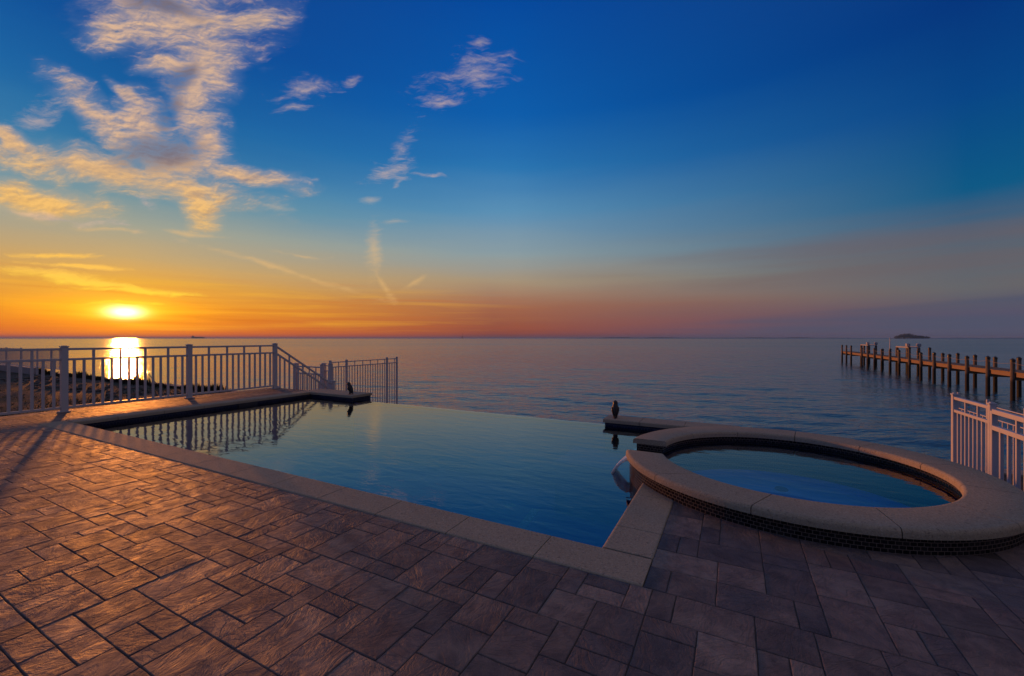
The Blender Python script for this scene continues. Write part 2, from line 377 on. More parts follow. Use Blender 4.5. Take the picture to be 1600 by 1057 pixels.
def m_simple(name, c, rough=0.5, var=0.15, scale=6.0, bump=0.0, bscale=40.0, metallic=0.0, c2=None):
    m, t, b = material(name); o = objc(t)
    n = t.noise(o, scale, 5, 0.6)
    c2 = c2 or tuple(x*(1-var) for x in c)
    base = t.mix(t.mapr(n, 0.3, 0.7), c4(c), c4(c2))
    setp(t, b, Base_Color=base, Roughness=rough)
    if bump: setp(t, b, Normal=t.bump(t.noise(o, bscale, 4, 0.6), 1.0, bump))
    b.inputs['Metallic'].default_value = metallic
    return m
def m_wood(name, c, c2, wet=None):
    m, t, b = material(name); o = objc(t)
    n = t.noise(t.mapping(o, scale=(1, 1, 0.25) if wet is not None else (0.3, 4, 4)), 9.0, 5, 0.6, 0.5)
    base = t.mix(t.mapr(n, 0.3, 0.7), c4(c), c4(c2))
    if wet is not None:       # weed and wet below the tide mark
        z = t.sep(o)[2]; zz = t.m('ADD', z, t.m('MULTIPLY', t.m('SUBTRACT', n, 0.5), 0.3))
        base = t.mix(t.mapr(zz, wet+0.12, wet-0.12), base, c4((0.018, 0.017, 0.014)))
    setp(t, b, Base_Color=base, Roughness=0.8, Normal=t.bump(n, 0.6, 0.01))
    return m
def m_ground():
    m, t, b = material('lawn_soil'); p = pos(t)
    n = t.noise(p, 0.55, 5, 0.6, 0.5); n2 = t.noise(p, 7.0, 5, 0.65)
    base = t.mix(t.mapr(n, 0.40, 0.56, smooth=True), c4((0.018, 0.030, 0.009)), c4((0.055, 0.046, 0.038)))
    base = t.mix(t.mapr(n2, 0.45, 0.7, 0, 0.7), base, c4((0.028, 0.026, 0.016)))
    setp(t, b, Base_Color=base, Roughness=0.95, Normal=t.bump(n2, 1.0, 0.06))
    return m
M = dict(
    paver=m_paver(), coping=m_coping(), plaster=m_plaster('pool_plaster', 4.0), spaplaster=m_plaster('spa_plaster', 7.0, 2.6), water=m_poolwater('pool_water', 2.2), spawater=m_poolwater('spa_water', 1.5), sea=m_sea(), ground=m_ground(),
    tile=m_tile('waterline_tile', (0.045, 0.045), (0.010, 0.016, 0.040), (0.02, 0.03, 0.07), (0.10, 0.10, 0.11)),
    spatile=m_tile('mosaic_tile', (0.040, 0.026), (0.006, 0.006, 0.009), (0.030, 0.027, 0.028), (0.17, 0.135, 0.11), 0.2),
    marker=m_tile('marker_tile', (0.05, 0.05), (0.10, 0.36, 0.75), (0.02, 0.17, 0.50), (0.01, 0.08, 0.35), 0.5),
    white=m_simple('white_coated_metal', (0.50, 0.50, 0.54), 0.42, 0.06, 5.0),
    pale=m_simple('white_vinyl', (0.36, 0.36, 0.40), 0.5, 0.12, 3.0),
    deckwood=m_wood('pier_plank', (0.27, 0.18, 0.11), (0.17, 0.115, 0.07)),
    pile=m_wood('pile_timber', (0.165, 0.135, 0.10), (0.09, 0.072, 0.055), wet=1.2),
    rope=m_simple('rope', (0.26, 0.22, 0.19), 0.9), bird=m_simple('dark_resin', (0.018, 0.015, 0.016), 0.45, 0.4, 30.0, 0.004, 60.0),
    concrete=m_simple('concrete', (0.36, 0.32, 0.28), 0.9, 0.35, 2.0, 0.01, 25.0),
    joint=m_simple('joint_sand', (0.09, 0.075, 0.066), 0.95, 0.4, 20.0, 0.004, 200.0),
    grass=m_simple('grass_blades', (0.018, 0.032, 0.009), 0.95, 0.5, 1.2, c2=(0.032, 0.034, 0.013)),
    rock=m_simple('rubble', (0.15, 0.125, 0.11), 0.9, 0.5, 3.0, 0.03, 12.0),
    shrub=m_simple('shore_weeds', (0.022, 0.020, 0.010), 0.95, 0.5, 2.0),
    dark=m_simple('dark_metal', (0.03, 0.03, 0.035), 0.5), wood_far=m_simple('far_foliage', (0.085, 0.115, 0.125), 1.0, 0.4, 0.05),
    hull=m_simple('ship_paint', (0.22, 0.19, 0.2), 0.7),
)
def m_foam():
    m, t, b = material('falling_water')
    n = t.noise(t.mapping(objc(t), scale=(18, 70, 5)), 1.0, 4, 0.65)
    setp(t, b, Base_Color=c4((0.9, 0.9, 0.9)), Roughness=0.3, Alpha=t.mapr(n, 0.36, 0.6, 0.12, 0.95), Normal=t.bump(n, 0.6, 0.01))
    return m
M['foam'] = m_foam()

# ------------------------------------------------------------------ ground, sea
def build_sea():
    """one sheet: a polar grid of real waves in front of the shore, then flat rings out to the horizon"""
    rs = np.random.RandomState(4)
    nr, na = 800, 700
    r = 10.0*np.exp(np.linspace(0, math.log(260.0), nr)); a = np.radians(np.linspace(-78, 84, na))
    Rg, Ag = np.meshgrid(r, a, indexing='ij'); X = Rg*np.sin(Ag); Y = Rg*np.cos(Ag); Z = np.zeros_like(X)
    cell = np.maximum(Rg*math.log(260.0)/nr, Rg*math.radians(162)/na*0.6)
    edge = np.clip((2600-Rg)/1600, 0, 1)*np.clip((Rg-10)/3, 0, 1)
    th0 = math.atan2(V.y, V.x)+math.pi           # waves run towards the shore
    for k in range(72):
        lam = 0.5*(9.0/0.5)**rs.rand(); kk = 2*math.pi/lam
        th = th0+rs.normal(0.12, 0.36); amp = (0.0145 if lam < 3 else 0.006)/kk*(0.6+0.8*rs.rand())
        ph = rs.rand()*6.283; fade = np.clip((lam/cell-3.0)/3.0, 0, 1)
        w = kk*(X*math.cos(th)+Y*math.sin(th))+ph
        Z += amp*fade*(np.sin(w)+0.18*np.sin(2*w+0.6))
    gust = 0.75+0.35*np.sin(X*0.045+1.0+0.6*np.sin(Y*0.03))*np.sin(Y*0.06+0.4)
    Z *= edge*gust
    verts = np.stack([X, Y, Z], -1).reshape(-1, 3)
    i0 = (np.arange(nr-1)[:, None]*na+np.arange(na-1)[None, :]).ravel()
    faces = np.stack([i0, i0+na, i0+na+1, i0+1], -1)
    vl = verts.tolist(); fl = faces.tolist()
    rings = [(5, -0.5), (60, -0.5), (200, -0.5), (800, -0.5), (2598, -0.5), (2599, -0.002), (6000, 0), (12000, 0), (20000, 0)]; ns = 128
    base = len(vl)
    for rr, zz in rings: vl += [(rr*math.cos(2*math.pi*k/ns), rr*math.sin(2*math.pi*k/ns), zz) for k in range(ns)]
    for q in range(len(rings)-1):
        for k in range(ns):
            k2 = (k+1) % ns; fl.append((base+q*ns+k, base+q*ns+k2, base+(q+1)*ns+k2, base+(q+1)*ns+k))
    me = bpy.data.meshes.new('sea'); me.from_pydata(vl, [], fl); me.update()
    me.materials.append(M['sea']); me.polygons.foreach_set('use_smooth', np.ones(len(me.polygons), dtype=bool))
    o = bpy.data.objects.new('sea', me); link(o); o.location = (0, 0, Z_SEA)
    # faces must look up
    if me.polygons[0].normal.z < 0: me.flip_normals()
    tag(o, label='calm grey blue open sea', kind='structure')
build_sea()

# ------------------------------------------------------------------ paver deck
CELL = 0.118
def tile_region(nu, nv, seed):
    """cover an nu x nv grid with 1x2, 2x2, 2x3 stones in a random bond"""
    g = random.Random(seed); used = [[False]*nv for _ in range(nu)]; out = []
    shapes = [(2, 3), (3, 2), (2, 2), (2, 2), (1, 2), (2, 1), (2, 1), (1, 2)]
    wts = [1.9, 1.9, 1.8, 1.8, 2.2, 2.2, 2.2, 2.2]
    for j in range(nv):
        for i in range(nu):
            if used[i][j]: continue
            opts = [s for s in shapes]; ww = list(wts); ch = None
            while opts:
                k = g.choices(range(len(opts)), ww)[0]; s = opts[k]
                if i+s[0] <= nu and j+s[1] <= nv and not any(used[a][c] for a in range(i, i+s[0]) for c in range(j, j+s[1])):
                    # avoid leaving a lonely cell to the right
                    e = i+s[0]
                    if e < nu and not used[e][j] and (e+1 >= nu or used[e+1][j]) and e+1 != nu and len(opts) > 2:
                        opts.pop(k); ww.pop(k); continue
                    ch = s; break
                opts.pop(k); ww.pop(k)
            ch = ch or (1, 1)
            for a in range(i, i+ch[0]):
                for c in range(j, j+ch[1]): used[a][c] = True
            out.append((i, j, ch[0], ch[1]))
    return out
def build_deck():
    verts, faces, rnd = [], [], []
    g = random.Random(11)
    def stone(x0, x1, y0, y1):
        gap = 0.0018; x0 += gap; x1 -= gap; y0 += gap; y1 -= gap
        if x1-x0 < 0.03 or y1-y0 < 0.03: return
        if math.hypot((x0+x1)/2-9.83, (y0+y1)/2-2.21) < 1.40: return      # the spa stands here
        hz = g.gauss(0, 0.0005); tx = g.gauss(0, 0.001); ty = g.gauss(0, 0.001)
        cx, cy = (x0+x1)/2, (y0+y1)/2
        b0 = len(verts); ins = (0.0, 0.0, 0.0015, 0.0045); zz = (-0.05, -0.004, -0.0013, -0.0002)
        nx = max(2, int((x1-x0)/0.045)); ny = max(2, int((y1-y0)/0.045))
        def outline(i, z, wob):
            pts = []
            for k in range(nx): pts.append((x0+i+(x1-x0-2*i)*k/nx, y0+i))
            for k in range(ny): pts.append((x1-i, y0+i+(y1-y0-2*i)*k/ny))
            for k in range(nx): pts.append((x1-i-(x1-x0-2*i)*k/nx, y1-i))
            for k in range(ny): pts.append((x0+i, y1-i-(y1-y0-2*i)*k/ny))
            return [(px, py, z+hz+tx*(px-cx)+ty*(py-cy)) for px, py in pts]
        wob = None; n = 2*(nx+ny)
        jit = [(g.gauss(0, 0.0008), g.gauss(0, 0.0008)) for _ in range(n)]
        for i, z in zip(ins, zz):
            for (px, py, pz), (jx, jy) in zip(outline(i, z, wob), jit):
                verts.append((px+jx, py+jy, pz))
        c = (g.random(), g.random(), g.random(), 1.0)
        for lv in range(3):
            for k in range(n):
                a = b0+lv*n; faces.append((a+k, a+(k+1) % n, a+n+(k+1) % n, a+n+k)); rnd.append(c)
        faces.append(tuple(b0+3*n+k for k in range(n))); rnd.append(c)
    def region(ax, ay, sx, sy, lx, ly, seed):
        """stones from anchor (ax, ay) going in directions sx, sy for lengths lx, ly; cut at the far edges"""
        nu = math.ceil(lx/CELL-1e-6); nv = math.ceil(ly/CELL-1e-6)
        for (i, j, w, h) in tile_region(nu, nv, seed):
            a0, a1 = i*CELL, min((i+w)*CELL, lx); c0, c1 = j*CELL, min((j+h)*CELL, ly)
            xs = sorted((ax+sx*a0, ax+sx*a1)); ys = sorted((ay+sy*c0, ay+sy*c1))
            stone(xs[0], xs[1], ys[0], ys[1])
    region(11.45, -0.32, -1, -1, 13.25, 5.2, 3)          # near the camera
    region(-0.32, -0.32, -1, 1, 1.48, 4.76, 5)           # strip along the left fence
    region(8.92, -0.32, 1, 1, 2.53, 2.95, 9)             # round the spa
    me = bpy.data.meshes.new('patio_paving'); me.from_pydata(verts, [], faces); me.update()
    at = me.attributes.new('rnd', 'FLOAT_COLOR', 'FACE'); at.data.foreach_set('color', np.array(rnd, dtype=np.float32).ravel())
    me.materials.append(M['paver'])
    o = bpy.data.objects.new('patio', me); link(o); o.location = A; o.rotation_euler = (0, 0, ANG)
    tag(o, label='brown and grey stamped stone paving', kind='structure')
    bm = bmesh.new()           # bedding slab under the stones, with the pool cut out
    zt, zb = -0.005, Z_LOW-0.2
    for (x0, x1, y0, y1) in ((-1.8, 11.45, -5.52, -0.321), (-1.8, -0.321, -0.32, 4.44),):
        bx(bm, x0, x1, y0, y1, zb, zt)
    for i in range(25):
        for j in range(29):
            x, y = 8.93+0.1008*(i+0.5), -0.32+0.1014*(j+0.5)
            if math.hypot(x-9.83, y-2.21) > 1.36: sheet(bm, x-0.0504, x+0.0504, y-0.0507, y+0.0507, zt)
    bx(bm, 11.40, 11.449, -0.32, 2.62, zb, zt-0.002)
    tag(build('patio_base', bm, M['joint'], loc=A, rotz=ANG), label='dark sand bed under the patio paving', kind='structure')
build_deck()

# ------------------------------------------------------------------ swimming pool
def uvbox(o, scale=1.0):
    """UVs in metres from the local normal direction"""
    me = o.data; uv = me.uv_layers.new(name='UVMap')
    for p in me.polygons:
        n = p.normal
        for li in p.loop_indices:
            c = me.vertices[me.loops[li].vertex_index].co
            if abs(n.z) > 0.7: uv.data[li].uv = (c.x, c.y)
            elif abs(n.x) > abs(n.y): uv.data[li].uv = (c.y, c.z)
            else: uv.data[li].uv = (c.x, c.z)
pool = empty('swimming_pool', A, ANG, label='long rectangular infinity pool of still blue water edged in sand coloured coping', cat='pool')
PU, PV = 8.6, 4.36
bm = bmesh.new()                                              # shell: floor and walls
d = 1.35; th = 0.25
bx(bm, -0.03-th, PU+0.03+th, -0.03-th, PV+0.2, -d-0.2, -d)
bx(bm, -0.03-th, -0.03, -0.03-th, 4.28, -d, -0.26)
bx(bm, PU+0.03, PU+0.03+th, -0.03-th, 1.5, -d, -0.26); bx(bm, PU+0.03, PU+0.03+th, 2.95, 4.28, -d, -0.26)
bx(bm, -0.03, PU+0.03, -0.03-th, -0.03, -d, -0.26)
bx(bm, -0.03, PU+0.03, PV-0.03, PV+0.011, -d, Z_WATER-0.05)
bx(bm, -0.03, 2.3, -0.03, 0.42, -d, -0.62, 0.02)               # long bench under the near coping
bx(bm, 6.9, 8.0, 3.4, PV, -d, -0.55, 0.02)
build('basin', bm, M['plaster'], pool)
bm = bmesh.new()                                              # tile band under the coping
bx(bm, -0.03-th, -0.028, -0.03-th, 4.28, -0.26, -0.058)
bx(bm, PU+0.028, PU+0.03+th, -0.03-th, 1.5, -0.26, -0.058); bx(bm, PU+0.028, PU+0.03+th, 2.95, 4.28, -0.26, -0.058)
bx(bm, -0.028, PU+0.028, -0.03-th, -0.028, -0.26, -0.058)
bx(bm, -0.028, 1.47, 4.28, 4.82, Z_LOW, -0.058)
bx(bm, 7.46, 9.4, 4.25, 4.62, Z_LOW, -0.058)
o = build('waterline_tile', bm, M['tile'], pool); uvbox(o)
bm = bmesh.new()                                              # outer face of the vanishing edge
bx(bm, 1.47, 7.46, PV-0.028, PV+0.03, Z_WATER-0.049, Z_WATER-0.004); bx(bm, 1.47, 7.46, PV+0.012, PV+0.03, Z_LOW, Z_WATER-0.05)
o = build('overflow_wall', bm, M['tile'], pool); uvbox(o)
bm = bmesh.new()                                              # coping stones
def run(axis, a0, a1, p0, p1, r0, r1, first=None, step=0.665, zt=0.004):
    prof = nose_profile(p0, p1, -0.056, zt, r0, r1)
    cuts = [a0]
    if first is not None:
        k = first
        while k > a0: k -= step
        k += step
        while k < a1-0.05:
            if k > a0+0.05: cuts.append(k)
            k += step
    cuts.append(a1)
    for c0, c1 in zip(cuts, cuts[1:]):
        c0 += 0.0025; c1 -= 0.0025
        e = 0.003
        secs = []
        for c, s in ((c0, e), (c0+e, 0), (c1-e, 0), (c1, e)):
            mx = (p0+p1)/2; mz = -0.026
            pts = [(mx+(x-mx)*(1-s/0.16), mz+(z_-mz)*(1-s/0.03*0.6)) for x, z_ in prof]
            secs.append([(c, x, z_) if axis == 'u' else (x, c, z_) for x, z_ in pts])
        loft(bm, secs)
run('u', -0.32, 8.92, -0.32, 0.0, 0.012, 0.022, 8.26)
run('v', 0.0, 4.25, -0.32, 0.0, 0.012, 0.022, 0.55)
run('v', 0.0, 1.55, 8.6, 8.92, 0.022, 0.012, 1.02)
run('u', -0.32, 1.5, 4.25, 4.85, 0.02, 0.02, 0.3)
build('coping', bm, M['coping'], pool, smooth=False)
bm = bmesh.new(); run('u', 7.43, 9.45, 4.22, 4.65, 0.02, 0.02, 8.69)
build('coping', bm, M['coping'], pool, smooth=False)
bm = bmesh.new()                                              # water, ending in the flush overflow edge
sheet(bm, -0.027, PU+0.027, -0.027, 4.249, Z_WATER); sheet(bm, 1.472, 7.458, 4.249, PV+0.034, Z_WATER)
bmesh.ops.remove_doubles(bm, verts=bm.verts, dist=1e-4)
build('water', bm, M['water'], pool, up=True)
bm = bmesh.new()                                              # mosaic strip on the pool floor

bar(bm, (6.70, 2.62, -d+0.004), (6.60, 3.36, -d+0.004), 0.12, 0.008)
bar(bm, (6.12, 3.22, -d+0.004), (6.22, 3.36, -d+0.004), 0.14, 0.008)
o = build('floor_marker', bm, M['marker'], pool); uvbox(o)
bm = bmesh.new()                                              # skimmer mouth in the far tile band
bx(bm, -0.0275, -0.012, 2.55, 2.95, -0.20, -0.066, 0.004)
build('skimmer', bm, M['dark'], pool)

# ------------------------------------------------------------------ spa
SU, SV = 9.83, 2.21
spa = empty('hot_tub', W(SU, SV), ANG, label='raised round spa with thick coping ring and dark mosaic wall spilling into the pool', cat='hot tub')
RO, RI, RW, RN = 1.53, 1.16, 1.492, 1.192
ZT, ZC, ZS = 0.172, 0.112, 0.055
th_near = lambda r: math.pi + math.asin(0.38/r)
th_far = lambda r: math.pi - math.asin(0.16/r)
bm = bmesh.new()
prof = nose_profile(RI, RO, ZC, ZT, 0.028, 0.032, 6)
N_ST = 11
for s in range(N_ST):
    secs = []; K = 14
    for k in range(K+1):
        sec = []
        for (r, z) in prof:
            a0 = th_near(r); a1 = th_far(r)+2*math.pi
            e = 0.0035/r
            b0 = a0+(a1-a0)*s/N_ST+e; b1 = a0+(a1-a0)*(s+1)/N_ST-e
            a = b0+(b1-b0)*k/K
            sec.append((r*math.cos(a), r*math.sin(a), z))
        secs.append(sec)
    loft(bm, secs)
o = build('coping', bm, M['coping'], spa, smooth=True)
try: o.data.set_sharp_from_angle(angle=R(40))
except Exception: pass
def ring_wall(r_in, r_out, zb, ztop, zgap):
    """wall ring with a notch for the spillway; returns object mesh with UVs in metres"""
    me = bmesh.new(); uvl = me.loops.layers.uv.new('UVMap')
    a_n = th_near(1.34); a_f = th_far(1.34)+2*math.pi
    angs = [(a_n+(a_f-a_n)*k/128, ztop) for k in range(129)]
    gaps = [(a_f+(a_n+2*math.pi-a_f)*k/10, zgap) for k in range(11)]
    def quad(pts, uvs):
        f = me.faces.new([me.verts.new(p) for p in pts]); 
        for l, uv in zip(f.loops, uvs): l[uvl].uv = uv
    P = lambda r, a, z: (r*math.cos(a), r*math.sin(a), z)
    for lst in (angs, gaps):
        for (a, zt), (b, _) in zip(lst, lst[1:]):
            quad([P(r_out, a, zb), P(r_out, b, zb), P(r_out, b, zt), P(r_out, a, zt)], [(a*r_out, zb), (b*r_out, zb), (b*r_out, zt), (a*r_out, zt)])
            quad([P(r_in, b, zb), P(r_in, a, zb), P(r_in, a, zt), P(r_in, b, zt)], [(b*r_in, zb), (a*r_in, zb), (a*r_in, zt), (b*r_in, zt)])
            quad([P(r_out, a, zt), P(r_out, b, zt), P(r_in, b, zt), P(r_in, a, zt)], [(a*r_out, 0), (b*r_out, 0), (b*r_out, r_in-r_out), (a*r_out, r_in-r_out)])
    for a in (a_n, a_f):
        quad([P(r_in, a, zgap), P(r_out, a, zgap), P(r_out, a, ztop), P(r_in, a, ztop)], [(0, zgap), (r_out-r_in, zgap), (r_out-r_in, ztop), (0, ztop)])
    return me
bm = ring_wall(RN, RW, -0.30, ZC-0.001, ZS-0.012)
build('tiled_wall', bm, M['spatile'], spa)
bm = bmesh.new()                                              # basin: wall, bench, footwell
profs = [(RN+0.01, -0.02), (RN+0.01, -0.38), (RN-0.42, -0.42), (RN-0.45, -0.95), (0.0, -1.0)]
n = 96; prev = None
for (r, z) in profs:
    if r == 0.0:
        c = bm.verts.new((0, 0, z))
        for k in range(n): bm.faces.new((prev[k], prev[(k+1) % n], c))
    else:
        ring = [bm.verts.new((r*math.cos(2*math.pi*k/n), r*math.sin(2*math.pi*k/n), z)) for k in range(n)]
        if prev:
            for k in range(n): bm.faces.new((prev[k], prev[(k+1) % n], ring[(k+1) % n], ring[k]))
        prev = ring
# outer skin of the basin below the tile
r_ = RW-0.02
ra = [bm.verts.new((r_*math.cos(2*math.pi*k/n), r_*math.sin(2*math.pi*k/n), -0.28)) for k in range(n)]
rb = [bm.verts.new((r_*math.cos(2*math.pi*k/n), r_*math.sin(2*math.pi*k/n), -1.36)) for k in range(n)]
for k in range(n): bm.faces.new((ra[k], ra[(k+1) % n], rb[(k+1) % n], rb[k]))
build('basin', bm, M['spaplaster'], spa)
bm = bmesh.new()
circ = [bm.verts.new(((RN-0.001)*math.cos(2*math.pi*k/n), (RN-0.001)*math.sin(2*math.pi*k/n), ZS)) for k in range(n)]
bm.faces.new(circ)
vs = [bm.verts.new(p) for p in ((-1.14, -0.37, ZS-0.003), (-1.14, 0.15, ZS-0.003), (-1.505, 0.15, ZS-0.006), (-1.46, -0.37, ZS-0.006))]; bm.faces.new(vs)
build('water', bm, M['spawater'], spa, up=True)
bm = bmesh.new()                                              # falling sheet from the spillway
secs = []
for k in range(9):
    s = k/8; x = -1.475-0.17*s; z = ZS-0.004-(ZS-Z_WATER)*s**1.8
    y0, y1 = -0.375+0.03*s, -0.10-0.06*s; th_ = 0.020*(1-0.45*s)
    y0 += 0.01*math.sin(9*s)
    secs.append([(x-th_, y0, z), (x-th_, (y0+y1)/2, z+0.004), (x-th_, y1, z), (x+th_, y1, z-0.006), (x+th_, (y0+y1)/2, z-0.006), (x+th_, y0, z-0.006)])
loft(bm, secs)
build('waterfall', bm, M['foam'], spa, smooth=True)
for (cx, cy) in ((0.02, 0.90), (0.62, -0.70)):           # drain covers on the bench
    bm = bmesh.new()
    bmesh.ops.create_cone(bm, cap_ends=True, segments=20, radius1=0.075, radius2=0.06, depth=0.02, matrix=Matrix.Translation((cx, cy, -0.405)))
    build('drain_cover', bm, M['marker'], spa)

# ------------------------------------------------------------------ bird figurines
def ellipse_rings(bm, spine, n=14):
    """spine: (centre, radius across, radius along local x, tilt) with rings normal to the spine direction in the xz plane"""
    secs = []
    for i, (c, ry, rx) in enumerate(spine):
        a = Vector(spine[max(i-1, 0)][0]); b = Vector(spine[min(i+1, len(spine)-1)][0]); d_ = (b-a).normalized()
        s = Vector((0, 1, 0)); m = s.cross(d_).normalized()
        secs.append([tuple(Vector(c)+s*(ry*math.cos(2*math.pi*k/n))+m*(rx*math.sin(2*math.pi*k/n))) for k in range(n)])
    loft(bm, secs)
def make_bird(loc, rotz, label):
    root = empty('bird_statue', loc, rotz, label=label, cat='statue', group='dark bird figures on the pool edge')
    bm = bmesh.new()                                          # body, neck and head as one skin; faces +x
    ellipse_rings(bm, [((-0.055, 0, 0.030), 0.012, 0.010), ((-0.048, 0, 0.055), 0.030, 0.024), ((-0.036, 0, 0.09), 0.045, 0.040), ((-0.020, 0, 0.13), 0.056, 0.052), ((-0.006, 0, 0.17), 0.058, 0.055),
                       ((0.004, 0, 0.20), 0.050, 0.048), ((0.012, 0, 0.222), 0.040, 0.040), ((0.020, 0, 0.240), 0.040, 0.044), ((0.024, 0, 0.258), 0.040, 0.046), ((0.022, 0, 0.275), 0.032, 0.038), ((0.018, 0, 0.287), 0.016, 0.020), ((0.016, 0, 0.290), 0.004, 0.005)])
    build('body', bm, M['bird'], root, smooth=True)
    for s in (-1, 1):
        bm = bmesh.new()
        ellipse_rings(bm, [((0.012, s*0.046, 0.192), 0.006, 0.012), ((0.0, s*0.054, 0.17), 0.012, 0.034), ((-0.022, s*0.052, 0.125), 0.012, 0.040), ((-0.05, s*0.038, 0.075), 0.009, 0.026), ((-0.072, s*0.020, 0.03), 0.005, 0.010)], 10)
        build('wing', bm, M['bird'], root, smooth=True)
    bm = bmesh.new(); ellipse_rings(bm, [((0.052, 0, 0.256), 0.014, 0.015), ((0.074, 0, 0.252), 0.010, 0.010), ((0.086, 0, 0.240), 0.005, 0.005), ((0.088, 0, 0.230), 0.0015, 0.0015)], 8)
    build('beak', bm, M['bird'], root, smooth=True)
    bm = bmesh.new(); ellipse_rings(bm, [((-0.045, 0, 0.07), 0.022, 0.010), ((-0.070, 0, 0.035), 0.022, 0.008), ((-0.092, 0, 0.006), 0.016, 0.005)], 8)
    build('tail', bm, M['bird'], root, smooth=True)
    for s in (-1, 1):
        bm = bmesh.new()
        tube(bm, [(-0.020, s*0.022, 0.075), (-0.012, s*0.024, 0.040), (-0.010, s*0.024, 0.012)], [0.020, 0.012, 0.008], 8)
        for a in (-0.5, 0, 0.5, math.pi):
            tube(bm, [(-0.010, s*0.024, 0.010), (-0.010+0.028*math.cos(a), s*0.024+0.028*math.sin(a), 0.006)], [0.007, 0.003], 6)
        build('foot', bm, M['bird'], root, smooth=True)
    return root
make_bird((-3.88, 10.02, 0.005), R(168), 'dark bird figurine in profile on the short coping beside the fence')
make_bird((1.74, 7.06, 0.005), R(76), 'dark upright bird figurine seen from behind on the coping by the round spa')

# ------------------------------------------------------------------ fences
def picket_fence(name, label, cat, group, u, v, z, direction, length, post_s, post_w, post_z, top, mid, bot, rail_w, pk_w, pitch, z0=0.0, third=3, parent_mat='white', rail_h=None, caps=True):
    """straight run of fence; local x along the run, z up from the given base height"""
    rz = ANG + (math.pi/2 if direction == 'v' else 0.0)
    root = empty(name, W(u, v, z), rz, label=label, cat=cat, group=group)
    mt = M[parent_mat]; rh = rail_h or rail_w
    proto = None
    for s in post_s:
        if proto is None:
            bm = bmesh.new(); box(bm, (0, 0, (z0+post_z)/2), (post_w, post_w, post_z-z0), 0, post_w*0.06, 1)
            if caps: box(bm, (0, 0, post_z+0.008), (post_w*1.22, post_w*1.22, 0.018), 0, 0.004, 1); box(bm, (0, 0, post_z+0.022), (post_w*0.7, post_w*0.7, 0.012), 0, 0.004, 1)
            if not z0: box(bm, (0, 0, 0.006), (post_w*1.6, post_w*1.6, 0.012), 0, 0.003, 1)
            proto = build('post', bm, mt, root); proto.location = (s, 0, 0)
        else: reuse(proto, root, (s, 0, 0))
    for zr, hh in ((top, rh), (mid, rh), (bot, rh)):
        bm = bmesh.new()
        for s0, s1 in zip(post_s, post_s[1:]):
            bx(bm, s0+post_w/2, s1-post_w/2, -rail_w/2, rail_w/2, zr-hh/2, zr+hh/2, 0.003, 1)
        build('rail', bm, mt, root)
    ps = pl = None
    for s0, s1 in zip(post_s, post_s[1:]):
        nn = max(1, round((s1-s0)/pitch))
        for k in range(1, nn):
            s = s0+(s1-s0)*k/nn; lng = (k % third == 0)
            if lng:
                if pl is None:
                    bm = bmesh.new(); bx(bm, -pk_w/2, pk_w/2, -pk_w/2, pk_w/2, bot+rh/2, mid-rh/2, 0.002, 1); bx(bm, -pk_w/2, pk_w/2, -pk_w/2, pk_w/2, mid+rh/2, top-rh/2, 0.002, 1)
                    pl = build('picket', bm, mt, root); pl.location = (s, 0, 0)
                else: reuse(pl, root, (s, 0, 0))
            else:
                if ps is None:
                    bm = bmesh.new(); bx(bm, -pk_w/2, pk_w/2, -pk_w/2, pk_w/2, bot+rh/2, mid-rh/2, 0.002, 1)
                    ps = build('picket', bm, mt, root); ps.location = (s, 0, 0)
                else: reuse(ps, root, (s, 0, 0))
    return root
PV0 = 0.305
picket_fence('fence', 'white picket fence along the deck strip beside the pool with square posts', 'fence', None, -1.5, PV0-4.0, 0.0, 'v', 8.0, [0, 2.0, 4.0, 6.0, 8.0], 0.092, 1.185, 1.145, 0.955, 0.075, 0.042, 0.036, 0.1333)
# stair railing that goes down from the last post
rl = empty('stair_railing', W(-1.5, PV0+4.0), ANG+math.pi/2, label='sloping white stair railing leading down from the end of the deck fence', cat='railing')
L_, drop = 1.78, 1.19
for off in (1.145, 0.955, 0.075):
    bm = bmesh.new(); bar(bm, (0.05, 0, off-0.03), (L_, 0, off-drop), 0.042, 0.046, 0.003); build('rail', bm, M['white'], rl)
for k in range(1, 13):
    s = L_*k/13; zz = -drop*s/L_
    bm = bmesh.new(); bx(bm, s-0.018, s+0.018, -0.018, 0.018, 0.075+zz+0.02, (1.145 if k % 3 == 0 else 0.955)+zz-0.02, 0.002, 1); build('picket', bm, M['white'], rl)
bm = bmesh.new(); box(bm, (L_+0.05, 0, (Z_LOW+0.02)/2), (0.1, 0.1, 0.02-Z_LOW), 0, 0.006, 1); box(bm, (L_+0.05, 0, 0.03), (0.125, 0.125, 0.022), 0, 0.005, 1)
build('newel_post', bm, M['white'], rl)
# steps
st = empty('steps', W(-1.45, 4.44), ANG, label='concrete steps going down from the deck to the lower yard beside the railing', cat='steps')
bm = bmesh.new()
for k in range(7):
    bx(bm, 0.0, 1.1, 0.26*k+0.002*k, 0.26*(k+1)+0.002*k, Z_LOW-0.1, -0.165*(k+1), 0.008, 1)
build('tread', bm, M['concrete'], st)
